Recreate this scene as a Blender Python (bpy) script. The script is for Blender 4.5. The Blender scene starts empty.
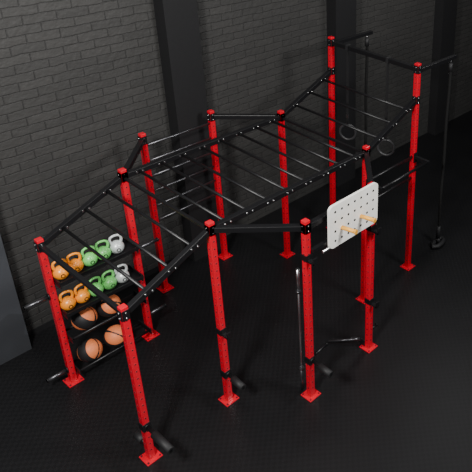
import bpy, bmesh, math, random
from mathutils import Matrix, Vector
random.seed(4)
V=Vector
# ---------------- camera ----------------
def make_camera():
    y,t,r=0.6149,-0.4431,0.0642
    f,px,py=638.8648,432.3478,135.0313
    fw=V((math.cos(y)*math.cos(t),math.sin(y)*math.cos(t),math.sin(t)))
    rt=V((math.sin(y),-math.cos(y),0)); up=rt.cross(fw)
    r2=rt*math.cos(r)+up*math.sin(r); u2=-rt*math.sin(r)+up*math.cos(r)
    R=Matrix(((r2.x,u2.x,-fw.x),(r2.y,u2.y,-fw.y),(r2.z,u2.z,-fw.z)))
    cam=bpy.data.cameras.new('camera'); co=bpy.data.objects.new('camera',cam)
    bpy.context.collection.objects.link(co)
    co.matrix_world=Matrix.Translation(V((-2.35,-5.352,6.7253)))@R.to_4x4()
    cam.lens=f*36/472; cam.shift_x=(236-px)/472; cam.shift_y=(py-236)/472
    cam.clip_end=100
    bpy.context.scene.camera=co
make_camera()
# ---------------- materials ----------------
def mat(name,col,rough=.5,metal=0,spec=.5,coat=0,bump=0,bscale=60):
    m=bpy.data.materials.new(name); m.use_nodes=True
    nt=m.node_tree; b=nt.nodes['Principled BSDF']
    b.inputs['Roughness'].default_value=rough; b.inputs['Metallic'].default_value=metal
    b.inputs['Specular IOR Level'].default_value=spec
    b.inputs['Coat Weight'].default_value=coat
    b.inputs['Coat Roughness'].default_value=.15
    tc=nt.nodes.new('ShaderNodeTexCoord'); n=nt.nodes.new('ShaderNodeTexNoise')
    n.inputs['Scale'].default_value=bscale; nt.links.new(tc.outputs['Object'],n.inputs['Vector'])
    rmp=nt.nodes.new('ShaderNodeMixRGB'); rmp.inputs[1].default_value=(*[c*.85 for c in col],1); rmp.inputs[2].default_value=(*[min(1,c*1.12) for c in col],1)
    nt.links.new(n.outputs['Fac'],rmp.inputs[0]); nt.links.new(rmp.outputs[0],b.inputs['Base Color'])
    if bump:
        bp=nt.nodes.new('ShaderNodeBump'); bp.inputs['Strength'].default_value=bump; bp.inputs['Distance'].default_value=.002
        nt.links.new(n.outputs['Fac'],bp.inputs['Height']); nt.links.new(bp.outputs[0],b.inputs['Normal'])
    return m
RED=mat('red_powdercoat',(.62,.001,.018),.28,0,.45,.4)
BLK=mat('black_powdercoat',(.007,.007,.008),.38,0,.45,0,.2,200)
HOLE=mat('hole_dark',(.03,.002,.003),.8)
RIM=mat('bare_hole_rim',(.62,.06,.07),.4,0,.5)
STEEL=mat('bright_steel',(.68,.68,.69),.28,1)
DSTEEL=mat('dark_steel',(.13,.13,.14),.35,.9)
ORG=mat('orange_paint',(.90,.29,.015),.35,0,.5,.3)
GRN=mat('green_paint',(.17,.60,.15),.35,0,.5,.3)
SLV=mat('grey_paint',(.60,.64,.63),.35,.2,.5,.3)
RUB=mat('black_rubber',(.012,.012,.013),.6,0,.4,0,.3,120)
HRUB=mat('hole_black',(.002,.002,.002),.9,0,.1)
RING=mat('ring_grey_plastic',(.03,.03,.032),.4,0,.5)
BORG=mat('orange_rubber',(.72,.20,.07),.55,0,.4,0,.3,120)
ROPE=mat('dark_rope',(.009,.009,.009),.85,0,.2,0,.8,150)
STRAP=mat('black_webbing',(.006,.006,.007),.8)
WOOD=mat('birch_board',(1.0,.97,.88),.45,0,.4,0,0,8)
PEG=mat('yellow_wood_grip',(.88,.42,.05),.45)
# ---------------- mesh helper ----------------
class MB:
    def __init__(s): s.bm=bmesh.new(); s.mats=[]
    def mi(s,m):
        if m not in s.mats: s.mats.append(m)
        return s.mats.index(m)
    def box(s,p1,p2,w,h,m,bev=0,upv=None):
        p1=V(p1);p2=V(p2); d=p2-p1; L=d.length; z=d.normalized()
        ref=V(upv) if upv else (V((0,0,1)) if abs(z.z)<.95 else V((0,1,0)))
        x=ref.cross(z).normalized(); y=z.cross(x)
        M=Matrix((( x.x,y.x,z.x,0),(x.y,y.y,z.y,0),(x.z,y.z,z.z,0),(0,0,0,1)))
        M=Matrix.Translation((p1+p2)/2)@M@Matrix.Diagonal((w,h,L,1))
        r=bmesh.ops.create_cube(s.bm,size=1,matrix=M)
        i=s.mi(m)
        fs=set(f for v in r['verts'] for f in v.link_faces)
        for f in fs: f.material_index=i
        if bev:
            es=list(set(e for v in r['verts'] for e in v.link_edges))
            o=bmesh.ops.bevel(s.bm,geom=es,offset=bev,segments=2,affect='EDGES',profile=.5)
            for f in o['faces']: f.material_index=i
    def abox(s,c,size,m,bev=0):
        c=V(c); s.box(c-V((0,0,size[2]/2)),c+V((0,0,size[2]/2)),size[0],size[1],m,bev,upv=(0,1,0))
    def tube(s,pts,r,m,seg=12,closed=False,cap=True,smooth=True,radii=None):
        pts=[V(p) for p in pts]; n=len(pts); i0=s.mi(m); rings=[]; prev=None
        for k,p in enumerate(pts):
            if closed: t=(pts[(k+1)%n]-pts[k-1])
            else: t=pts[min(k+1,n-1)]-pts[max(k-1,0)]
            t.normalize()
            if prev is None:
                a=t.orthogonal().normalized()
            else:
                a=(prev-t*prev.dot(t)).normalized()
            prev=a; b=t.cross(a); rr=radii[k] if radii else r
            rings.append([s.bm.verts.new(p+(a*math.cos(q)+b*math.sin(q))*rr) for q in [2*math.pi*j/seg for j in range(seg)]])
        rng=range(n) if closed else range(n-1)
        for k in rng:
            A=rings[k];B=rings[(k+1)%n]
            off=0
            if closed and k==n-1:
                off=min(range(seg),key=lambda o:(A[0].co-B[o].co).length)
            for j in range(seg):
                f=s.bm.faces.new((A[j],A[(j+1)%seg],B[(j+1+off)%seg],B[(j+off)%seg])); f.material_index=i0; f.smooth=smooth
        if cap and not closed:
            f=s.bm.faces.new(rings[0][::-1]); f.material_index=i0
            f=s.bm.faces.new(rings[-1]); f.material_index=i0
    def disc(s,c,nrm,r,m,seg=8,th=.002):
        c=V(c);nrm=V(nrm).normalized()
        s.tube([c-nrm*.001,c+nrm*th],r,m,seg,smooth=False)
    def lathe(s,c,prof,m,seg=24):
        i=s.mi(m); c=V(c); rings=[]
        for (r,z) in prof:
            rings.append([s.bm.verts.new(c+V((r*math.cos(q),r*math.sin(q),z))) for q in [2*math.pi*j/seg for j in range(seg)]])
        for a,b in zip(rings,rings[1:]):
            for j in range(seg):
                f=s.bm.faces.new((a[j],a[(j+1)%seg],b[(j+1)%seg],b[j])); f.material_index=i; f.smooth=True
        f=s.bm.faces.new(rings[0][::-1]); f.material_index=i
        f=s.bm.faces.new(rings[-1]); f.material_index=i
    def obj(s,name,parent=None,loc=None,rot=None):
        bmesh.ops.recalc_face_normals(s.bm,faces=s.bm.faces[:])
        me=bpy.data.meshes.new(name); s.bm.to_mesh(me); s.bm.free()
        for m in s.mats: me.materials.append(m)
        o=bpy.data.objects.new(name,me); bpy.context.collection.objects.link(o)
        if parent: o.parent=parent
        if loc: o.location=loc
        if rot: o.rotation_euler=rot
        return o
def empty(name,loc=(0,0,0)):
    e=bpy.data.objects.new(name,None); e.empty_display_size=.1; e.location=loc
    bpy.context.collection.objects.link(e); return e
# ---------------- room ----------------
YW=3.0
def brick_mat():
    m=bpy.data.materials.new('painted_brick'); m.use_nodes=True; nt=m.node_tree; b=nt.nodes['Principled BSDF']
    L=nt.links.new
    tc=nt.nodes.new('ShaderNodeTexCoord'); sep=nt.nodes.new('ShaderNodeSeparateXYZ'); L(tc.outputs['Object'],sep.inputs[0])
    nz=nt.nodes.new('ShaderNodeTexNoise'); nz.inputs['Scale'].default_value=4.5; nz.inputs['Detail'].default_value=4; L(tc.outputs['Object'],nz.inputs['Vector'])
    mz=nt.nodes.new('ShaderNodeMath'); mz.operation='MULTIPLY_ADD'; L(nz.outputs['Fac'],mz.inputs[0]); mz.inputs[1].default_value=.05; L(sep.outputs['Z'],mz.inputs[2])
    cb=nt.nodes.new('ShaderNodeCombineXYZ'); L(sep.outputs['X'],cb.inputs[0]); L(mz.outputs[0],cb.inputs[1])
    br=nt.nodes.new('ShaderNodeTexBrick'); L(cb.outputs[0],br.inputs['Vector'])
    br.inputs['Scale'].default_value=1; br.inputs['Brick Width'].default_value=.40; br.inputs['Row Height'].default_value=.115
    br.inputs['Mortar Size'].default_value=.009; br.inputs['Mortar Smooth'].default_value=.5; br.inputs['Bias'].default_value=-.2
    br.inputs['Color1'].default_value=(.032,.0315,.0305,1); br.inputs['Color2'].default_value=(.040,.039,.0375,1); br.inputs['Mortar'].default_value=(.023,.0225,.022,1)
    L(br.outputs['Color'],b.inputs['Base Color']); b.inputs['Roughness'].default_value=.6
    n2=nt.nodes.new('ShaderNodeTexNoise'); n2.inputs['Scale'].default_value=14; n2.inputs['Detail'].default_value=6; L(tc.outputs['Object'],n2.inputs['Vector'])
    mx=nt.nodes.new('ShaderNodeMath'); mx.operation='MULTIPLY_ADD'; L(br.outputs['Fac'],mx.inputs[0]); mx.inputs[1].default_value=-.8; L(n2.outputs['Fac'],mx.inputs[2])
    bp=nt.nodes.new('ShaderNodeBump'); bp.inputs['Strength'].default_value=.7; bp.inputs['Distance'].default_value=.014; L(mx.outputs[0],bp.inputs['Height']); L(bp.outputs[0],b.inputs['Normal'])
    return m
def floor_mat():
    m=bpy.data.materials.new('rubber_tile_floor'); m.use_nodes=True; nt=m.node_tree; b=nt.nodes['Principled BSDF']
    L=nt.links.new
    tc=nt.nodes.new('ShaderNodeTexCoord')
    ck=nt.nodes.new('ShaderNodeTexChecker'); ck.inputs['Scale'].default_value=22; L(tc.outputs['Object'],ck.inputs['Vector'])
    ck.inputs['Color1'].default_value=(.0066,.0066,.0074,1); ck.inputs['Color2'].default_value=(.0092,.0092,.0102,1)
    n=nt.nodes.new('ShaderNodeTexNoise'); n.inputs['Scale'].default_value=1.2; n.inputs['Detail'].default_value=5; L(tc.outputs['Object'],n.inputs['Vector'])
    mx=nt.nodes.new('ShaderNodeMixRGB'); mx.blend_type='MULTIPLY'; mx.inputs[0].default_value=.4; L(ck.outputs['Color'],mx.inputs[1]); L(n.outputs['Fac'],mx.inputs[2])
    L(mx.outputs[0],b.inputs['Base Color'])
    mr=nt.nodes.new('ShaderNodeMapRange'); L(n.outputs['Fac'],mr.inputs[0]); mr.inputs[3].default_value=.38; mr.inputs[4].default_value=.48; L(mr.outputs[0],b.inputs['Roughness'])
    b.inputs['Specular IOR Level'].default_value=.36
    bp=nt.nodes.new('ShaderNodeBump'); bp.inputs['Strength'].default_value=.2; bp.inputs['Distance'].default_value=.001; L(ck.outputs['Fac'],bp.inputs['Height']); L(bp.outputs[0],b.inputs['Normal'])
    return m
def camo_mat():
    m=bpy.data.materials.new('grey_mural'); m.use_nodes=True; nt=m.node_tree; b=nt.nodes['Principled BSDF']; L=nt.links.new
    tc=nt.nodes.new('ShaderNodeTexCoord'); v=nt.nodes.new('ShaderNodeTexVoronoi'); v.inputs['Scale'].default_value=2.4; L(tc.outputs['Object'],v.inputs['Vector'])
    cr=nt.nodes.new('ShaderNodeValToRGB'); cr.color_ramp.interpolation='CONSTANT'
    cr.color_ramp.elements[0].color=(.038,.041,.047,1); cr.color_ramp.elements[1].color=(.048,.052,.060,1); cr.color_ramp.elements[1].position=.45
    sp=nt.nodes.new('ShaderNodeSeparateColor'); L(v.outputs['Color'],sp.inputs[0]); L(sp.outputs[0],cr.inputs[0]); L(cr.outputs[0],b.inputs['Base Color']); b.inputs['Roughness'].default_value=.6
    return m
PILM=mat('pillar_paint',(.012,.012,.013),.6,0,.3,0,.1,30)
def slab(name,lo,hi,m):
    b=MB(); c=[(a+d)/2 for a,d in zip(lo,hi)]; s=[d-a for a,d in zip(lo,hi)]
    b.abox((0,0,0),s,m); return b.obj(name,loc=c)
slab('floor',(-8,-9,-.1),(14,3.0,0),floor_mat())
slab('wall_back',(-8,YW,-.1),(14,YW+.2,6.5),brick_mat())
slab('wall_right',(14,-9,-.1),(14.2,YW+.2,6.5),PILM)
for i,(a,c) in enumerate([(2.5,3.03),(5.86,6.4),(9.25,9.8)]):
    slab('pillar' if i==0 else 'pillar.%03d'%i,(a,2.76,0),(c,YW,6.5),PILM)
slab('mural_pier',(-2.4,2.74,0),(-.08,YW,6.5),camo_mat())
slab('baseboard_back',(-.08,YW-.015,0),(2.5,YW,.09),PILM)
# ---------------- rig ----------------
rig=empty('functional_training_rig')
W=1.772;X1=1.082;X2=3.645;X3=4.747;B=.75;XD=1.80;XE=2.92;H1=2.216;H2=2.70;H3=3.654;P=.078
posts={'a':(0,W,H1),'b':(0,0,H1),'c':(X1,W,H2),'f':(X1,0,H2),'g':(X2,W,H2),'i':(X2,0,H2),'j':(X3,W,H3),'k':(X3,0,H3),
 'd':(XD,W+B,H2),'e':(XE,W+B,H2),'h':(XD,-B,H2),'m':(XE,-B,H2)}
for k,(x,y,h) in posts.items():
    b=MB()
    b.box((x,y,.01),(x,y,h),P,P,RED,.007)
    b.abox((x,y,.006),(.19,.19,.012),RED,.003)
    for sx in (-1,1):
        for sy in (-1,1): b.tube([(x+sx*.072,y+sy*.072,.012),(x+sx*.072,y+sy*.072,.022)],.010,DSTEEL,6)
    z=.15
    while z<h-.05:
        for n in ((0,-1,0),(-1,0,0),(1,0,0),(0,1,0)):
            n=V(n); b.disc(V((x,y,z))+n*P/2,n,.0125,RIM,8,.0010)
            b.disc(V((x,y,z))+n*P/2,n,.0100,HOLE,8,.0016)
        z+=.1
    b.obj('post_'+k,rig)
def beam(b,p1,p2,w=.07,fl=True,trim=.045):
    p1=V(p1);p2=V(p2);d=(p2-p1).normalized()
    b.box(p1+d*trim,p2-d*trim,w,w,BLK,.006)
    if fl:
        for p in (p1,p2):
            for n in ((0,-1,0),(-1,0,0)):
                n=V(n); c=p+n*(P/2+.004)
                sz=(.075,.008,.12) if n.y else (.008,.075,.12)
                b.abox(c,sz,BLK)
                for dz in (-.035,.035): b.tube([c+V((0,0,dz)),c+V((0,0,dz))+n*.013],.010,STEEL,6)
ZB=2.60; ZA=2.12; ZJ=3.08
b=MB()
for y in (0,W):
    beam(b,(0,y,ZA),(X1,y,ZB)); beam(b,(X1,y,ZB),(X2,y,ZB)); beam(b,(X2,y,ZB),(X3,y,ZJ))
def rungs(b,pa,pb,n,a0,a1):
    pa=V(pa);pb=V(pb)
    for i in range(n):
        t=a0+(a1-a0)*i/(n-1); q=pa.lerp(pb,t)
        b.tube([q+V((0,.03,0)),q+V((0,W-.03,0))],.0185,BLK,12)
        for yy,s in ((0,-1),(W,-1)):
            for dx in (-.04,.04):
                c=q+V((dx,yy+s*.035,0)); b.tube([c,c+V((0,s*.012,0))],.013,STEEL,6)
rungs(b,(0,0,ZA),(X1,0,ZB),3,.25,.78)
rungs(b,(X1,0,ZB),(X2,0,ZB),8,.08,.92)
rungs(b,(X2,0,ZB),(X3,0,ZJ),3,.25,.8)
b.obj('monkey_bar_ladder',rig)
b=MB()
beam(b,(0,0,ZA),(0,W,ZA),.05,False)
beam(b,(X3,0,H3-.09),(X3,W,H3-.09),.07,True)
beam(b,(X1,W,ZB),(XD,W+B,ZB)); beam(b,(XE,W+B,ZB),(X2,W,ZB))
beam(b,(X1,0,ZB),(XD,-B,ZB)); beam(b,(XD,-B,ZB),(XE,-B,ZB)); beam(b,(XE,-B,ZB),(X2,0,ZB))
beam(b,(X1,0,ZB-.02),(X1,W,ZB-.02),.035,False); beam(b,(X2,0,ZB-.02),(X2,W,ZB-.02),.035,False)
for y in (0,W):
    b.box((X3+.04,y,H3-.12),(X3+.98,y,H3-.12),.06,.06,BLK,.005)
    b.tube([(X3+.86,y,H3-.15),(X3+.86,y,H3-.21)],.012,STEEL,8)
b.obj('top_beams',rig)
b=MB()
for i in range(6):
    z=2.5-i*.25; b.tube([(XD,W+B,z),(XE,W+B,z)],.016,DSTEEL,10)
b.obj('stall_bars',rig)
b=MB()
for yy,z in ((-.29,2.12),(0,2.12),(0,1.75)):
    b.tube([(X2+.03,yy,z),(X3-.0,yy,z)],.022,BLK,12)
for x in (X2,X3):
    b.box((x,-.04,2.12),(x,-.31,2.12),.045,.045,BLK); b.abox((x,-.05,2.12),(.09,.012,.16),BLK)
    b.box((x,-.05,1.95),(x,-.24,2.1),.02,.04,BLK)
b.obj('pull_up_bars',rig)
b=MB()
def peg(p,d,L,r=.024,m=DSTEEL,pad=0):
    p=V(p);d=V(d).normalized()
    b.tube([p+d*.04,p+d*(.04+L)],r,m,14); b.tube([p+d*.04,p+d*.055],r*1.8,BLK,14)
    if pad: b.tube([p+d*(.04+L-pad),p+d*(.04+L)],.045,RUB,16)
    else: b.tube([p+d*(.04+L-.01),p+d*(.04+L)],r*1.25,BLK,14)
peg((0,W,1.40),(-1,0,0),.28); peg((0,W,.22),(-1,0,0),.25)
peg((X1,W,1.48),(1,0,0),.28); peg((X1,W,.36),(1,0,0),.25)
peg((X1,0,.46),(0,-1,-.1),.30,.02,BLK,.2)
peg((0,0,.52),(0,-1,-.05),.46,.02,BLK,.32)
peg((0,0,.16),(0,1,.05),.22,.02,BLK,.14)
peg((XD,-B,.62),(0,-1,-.05),.34,.02,BLK,.2); peg((XD,-B,.62),(1,0,.1),.26,.02,BLK,0)
peg((XE,-B,.3),(1,0,.0),.12,.02,BLK,0)
for (x,y,z) in ((X1,0,.46),(0,0,.52),(XD,-B,.62)): b.abox((x,y,z),(P+.02,P+.02,.10),BLK,.003)
b.obj('storage_pegs',rig)
b=MB()
def jhook(x,y,z,sx=1):
    b.abox((x,y,z),(P+.02,P+.02,.08),BLK,.003)
    b.box((x,y-.04,z-.04),(x,y-.15,z-.04),.055,.024,BLK); b.box((x,y-.145,z-.05),(x,y-.145,z+.04),.055,.018,BLK)
jhook(X1,0,1.15); jhook(XD,-B,2.2); jhook(XE,-B,2.05); jhook(XE,-B,.85)
b.obj('j_hooks',rig)
b=MB()
for z in (1.60,1.13):
    b.abox((X1/2,W,z-.008),(X1-P,.34,.012),BLK)
    for yy in (-.17,.17): b.abox((X1/2,W+yy,z+.012),(X1-P,.012,.05),BLK)
    for x in (.05,X1-.05): b.abox((x,W,z-.0),(.012,.34,.10),BLK)
for z in (.72,.19):
    for yy in (-.11,.11): b.tube([(.045,W+yy,z),(X1-.045,W+yy,z)],.018,BLK,10)
    for x in (.05,X1-.05): b.abox((x,W,z),(.012,.3,.08),BLK)
b.obj('storage_shelves',rig)
# ---------------- kettlebells ----------------
def kettlebell(name,x,z,m):
    b=MB(); R=.090
    prof=[]
    for i in range(13):
        a=-math.pi/2+.55+(math.pi-.55)*i/13
        prof.append((R*math.cos(a),R*math.sin(a)+R*.85))
    prof.append((.012,R*1.85))
    b.lathe((0,0,0),[(R*.45,0.0)]+prof,m)
    ctrl=[(-.052,.125),(-.066,.165),(-.069,.20),(-.058,.232),(-.03,.247),(0,.25),(.03,.247),(.058,.232),(.069,.20),(.066,.165),(.052,.125)]
    b.tube([(cx,0,cz) for cx,cz in ctrl],.0165,m,10,radii=[.022,.019,.017,.0165,.016,.016,.016,.0165,.017,.019,.022])
    b.tube([(0,-R+.006,R*.85),(0,-R-.003,R*.85)],.024,RUB,20)
    b.tube([(0,-R-.001,R*.85),(0,-R-.005,R*.85)],.015,m,16)
    return b.obj(name,loc=(x,W-.03,z),rot=(0,0,random.uniform(-.25,.1)))
cols=[ORG,ORG,GRN,GRN,SLV]; n=0
for z in (1.598,1.128):
    for i in range(5):
        kettlebell('kettlebell' if n==0 else 'kettlebell.%03d'%n,.135+.175*i,z,cols[i]); n+=1
def medball(name,x,z,rot):
    bm=bmesh.new(); bmesh.ops.create_uvsphere(bm,u_segments=48,v_segments=32,radius=.15)
    me=bpy.data.meshes.new(name)
    for f in bm.faces:
        c=f.calc_center_median().normalized(); f.smooth=True
        blk=abs(c.z)<.46 or abs(c.x)<.06
        f.material_index=1 if blk else 0
    bm.to_mesh(me); bm.free(); me.materials.append(BORG); me.materials.append(RUB)
    o=bpy.data.objects.new(name,me); bpy.context.collection.objects.link(o); o.location=(x,W,z); o.rotation_euler=rot
for i,(x,z,r) in enumerate([(.29,.847,(.55,.5,.5)),(.61,.847,(.65,-.6,.9)),(.27,.317,(.9,.6,.2)),(.62,.317,(.5,-.5,.4))]):
    medball('medicine_ball' if i==0 else 'medicine_ball.%03d'%i,x,z,r)
# ---------------- peg board ----------------
pb=empty('climbing_peg_board')
bm=bmesh.new()
x0,x1,z0,z1,rr=2.06,2.90,2.20,2.78,.06
pts=[]
for cx,cz,a0 in ((x1-rr,z1-rr,0),(x0+rr,z1-rr,90),(x0+rr,z0+rr,180),(x1-rr,z0+rr,270)):
    for j in range(7):
        a=math.radians(a0+15*j); pts.append((cx+rr*math.cos(a),cz+rr*math.sin(a)))
fr=[bm.verts.new((p[0],-.872,p[1])) for p in pts]; bk=[bm.verts.new((p[0],-.835,p[1])) for p in pts]
bm.faces.new(fr); bm.faces.new(bk[::-1])
for j in range(len(pts)): bm.faces.new((fr[j],bk[j],bk[(j+1)%len(pts)],fr[(j+1)%len(pts)]))
bmesh.ops.recalc_face_normals(bm,faces=bm.faces[:])
me=bpy.data.meshes.new('board'); bm.to_mesh(me); bm.free(); me.materials.append(WOOD)
o=bpy.data.objects.new('board',me); bpy.context.collection.objects.link(o); o.parent=pb
b=MB()
for r in range(4):
    for c in range(7):
        b.disc((x0+.09+c*.11,-.872,z0+.09+r*.133),(0,-1,0),.016,HRUB,12,.001)
b.obj('holes',pb)
b=MB()
for (x,z) in ((x0+.20,z0+.223),(x0+.53,z0+.223)):
    b.tube([(x,-.86,z),(x+.03,-1.06,z+.01)],.026,PEG,14)
    b.tube([(x+.03,-1.06,z+.01),(x+.032,-1.075,z+.01)],.031,PEG,14)
b.obj('pegs',pb)
b=MB()
for x in (x0+.08,x1-.08):
    b.abox((x,-.815,2.5),(.05,.04,.5),BLK)
b.tube([(x0-.05,-.80,2.17),(x1,-.80,2.17)],.02,STEEL,12)
b.box((XD+.04,-.80,2.28),(XE,-.80,2.28),.05,.04,BLK)
b.obj('mount_frame',pb)
# ---------------- barbells ----------------
b=MB(); x,y=1.79,-.60
b.tube([(x,y,0),(x,y,1.95)],.014,STEEL,12); b.tube([(x,y,0),(x,y,.36)],.022,DSTEEL,14); b.tube([(x,y,1.62),(x,y,1.95)],.022,STEEL,14)
b.tube([(x,y,.36),(x,y,.39)],.032,DSTEEL,14); b.tube([(x,y,1.6),(x,y,1.63)],.032,DSTEEL,14)
b.obj('barbell')
b=MB()
b.abox((XE-.0,-B+.09,.06),(.08,.10,.10),BLK,.004)
b.tube([(XE-.02,-.62,.08),(2.60,-.26,.035)],.018,DSTEEL,12); b.tube([(XE-.02,-.62,.08),(2.83,-.50,.065)],.026,DSTEEL,12)
b.obj('landmine_attachment')
# ---------------- ropes and rings ----------------
def rope(name,x,y,ztop,coil):
    b=MB(); pts=[(x+.008*math.sin(i*.5),y,ztop-i*(ztop-.14)/30) for i in range(31)]
    b.tube(pts,.026,ROPE,10)
    b.tube([(x,y,ztop-.0),(x,y,ztop-.14)],.036,RUB,12)
    if coil:
        b.tube([(x,y,.40),(x,y,.12)],.038,RUB,12)
        L=[(x-.17,y-.02,.045),(x-.10,y-.07,.045),(x,y-.08,.05),(x+.12,y-.05,.05),(x+.16,y,.05),(x+.10,y+.05,.05),(x,y+.05,.05),(x-.12,y+.03,.045)]
        b.tube(L,.042,RUB,10,closed=True)
        b.tube([(x,y,.14),(x,y-.02,.05)],.04,RUB,10)
    b.obj(name)
rope('climbing_rope',X3+.86,0,H3-.2,True)
rope('climbing_rope.001',X3+.86,W,H3-.2,False)
for i,y in enumerate((1.40,.56)):
    b=MB(); z0r=2.08; RR=.135
    b.box((X3-.012,y,H3-.05),(X3-.012,y,z0r+RR),.045,.006,STRAP,0,(1,0,0)); b.abox((X3,y,H3-.09),(.085,.045,.085),STRAP)
    b.abox((X3-.012,y,z0r+RR+.16),(.02,.055,.06),STEEL)
    a0=.5
    b.tube([(X3+RR*math.cos(a)*math.sin(a0),y-RR*math.cos(a)*math.cos(a0),z0r+RR*math.sin(a)) for a in [2*math.pi*j/28 for j in range(28)]],.022,RING,10,closed=True)
    b.obj('gymnastic_ring' if i==0 else 'gymnastic_ring.001')
# ---------------- lights ----------------
def area(name,loc,target,size,energy,col=(1,1,1)):
    l=bpy.data.lights.new(name,'AREA'); l.energy=energy; l.size=size; l.color=col
    o=bpy.data.objects.new(name,l); bpy.context.collection.objects.link(o); o.location=loc
    o.rotation_euler=(V(target)-V(loc)).to_track_quat('-Z','Y').to_euler()
area('key_light',(-3.4,-2.6,7.0),(1.2,1.4,1.2),1.0,800,(1,.98,.95))
area('front_fill',(4.2,-6.0,7.2),(3.0,-.4,1.6),1.5,520,(1,.99,.97))  # added fill, no real fixture; brightens the peg board and front faces
area('wall_fill',(.2,-.2,7),(.2,3,3.6),1.2,95,(1,.98,.95))  # unseen fill aimed at the wall to brighten its upper left
area('wall_fill_far',(7.5,.2,7),(7.5,3,3.6),1.2,95,(1,.98,.96))  # extra fill added to lift the dark right wall behind the rings
w=bpy.data.worlds.new('world'); bpy.context.scene.world=w; w.use_nodes=True
w.node_tree.nodes['Background'].inputs[0].default_value=(.85,.9,1,1); w.node_tree.nodes['Background'].inputs[1].default_value=.08
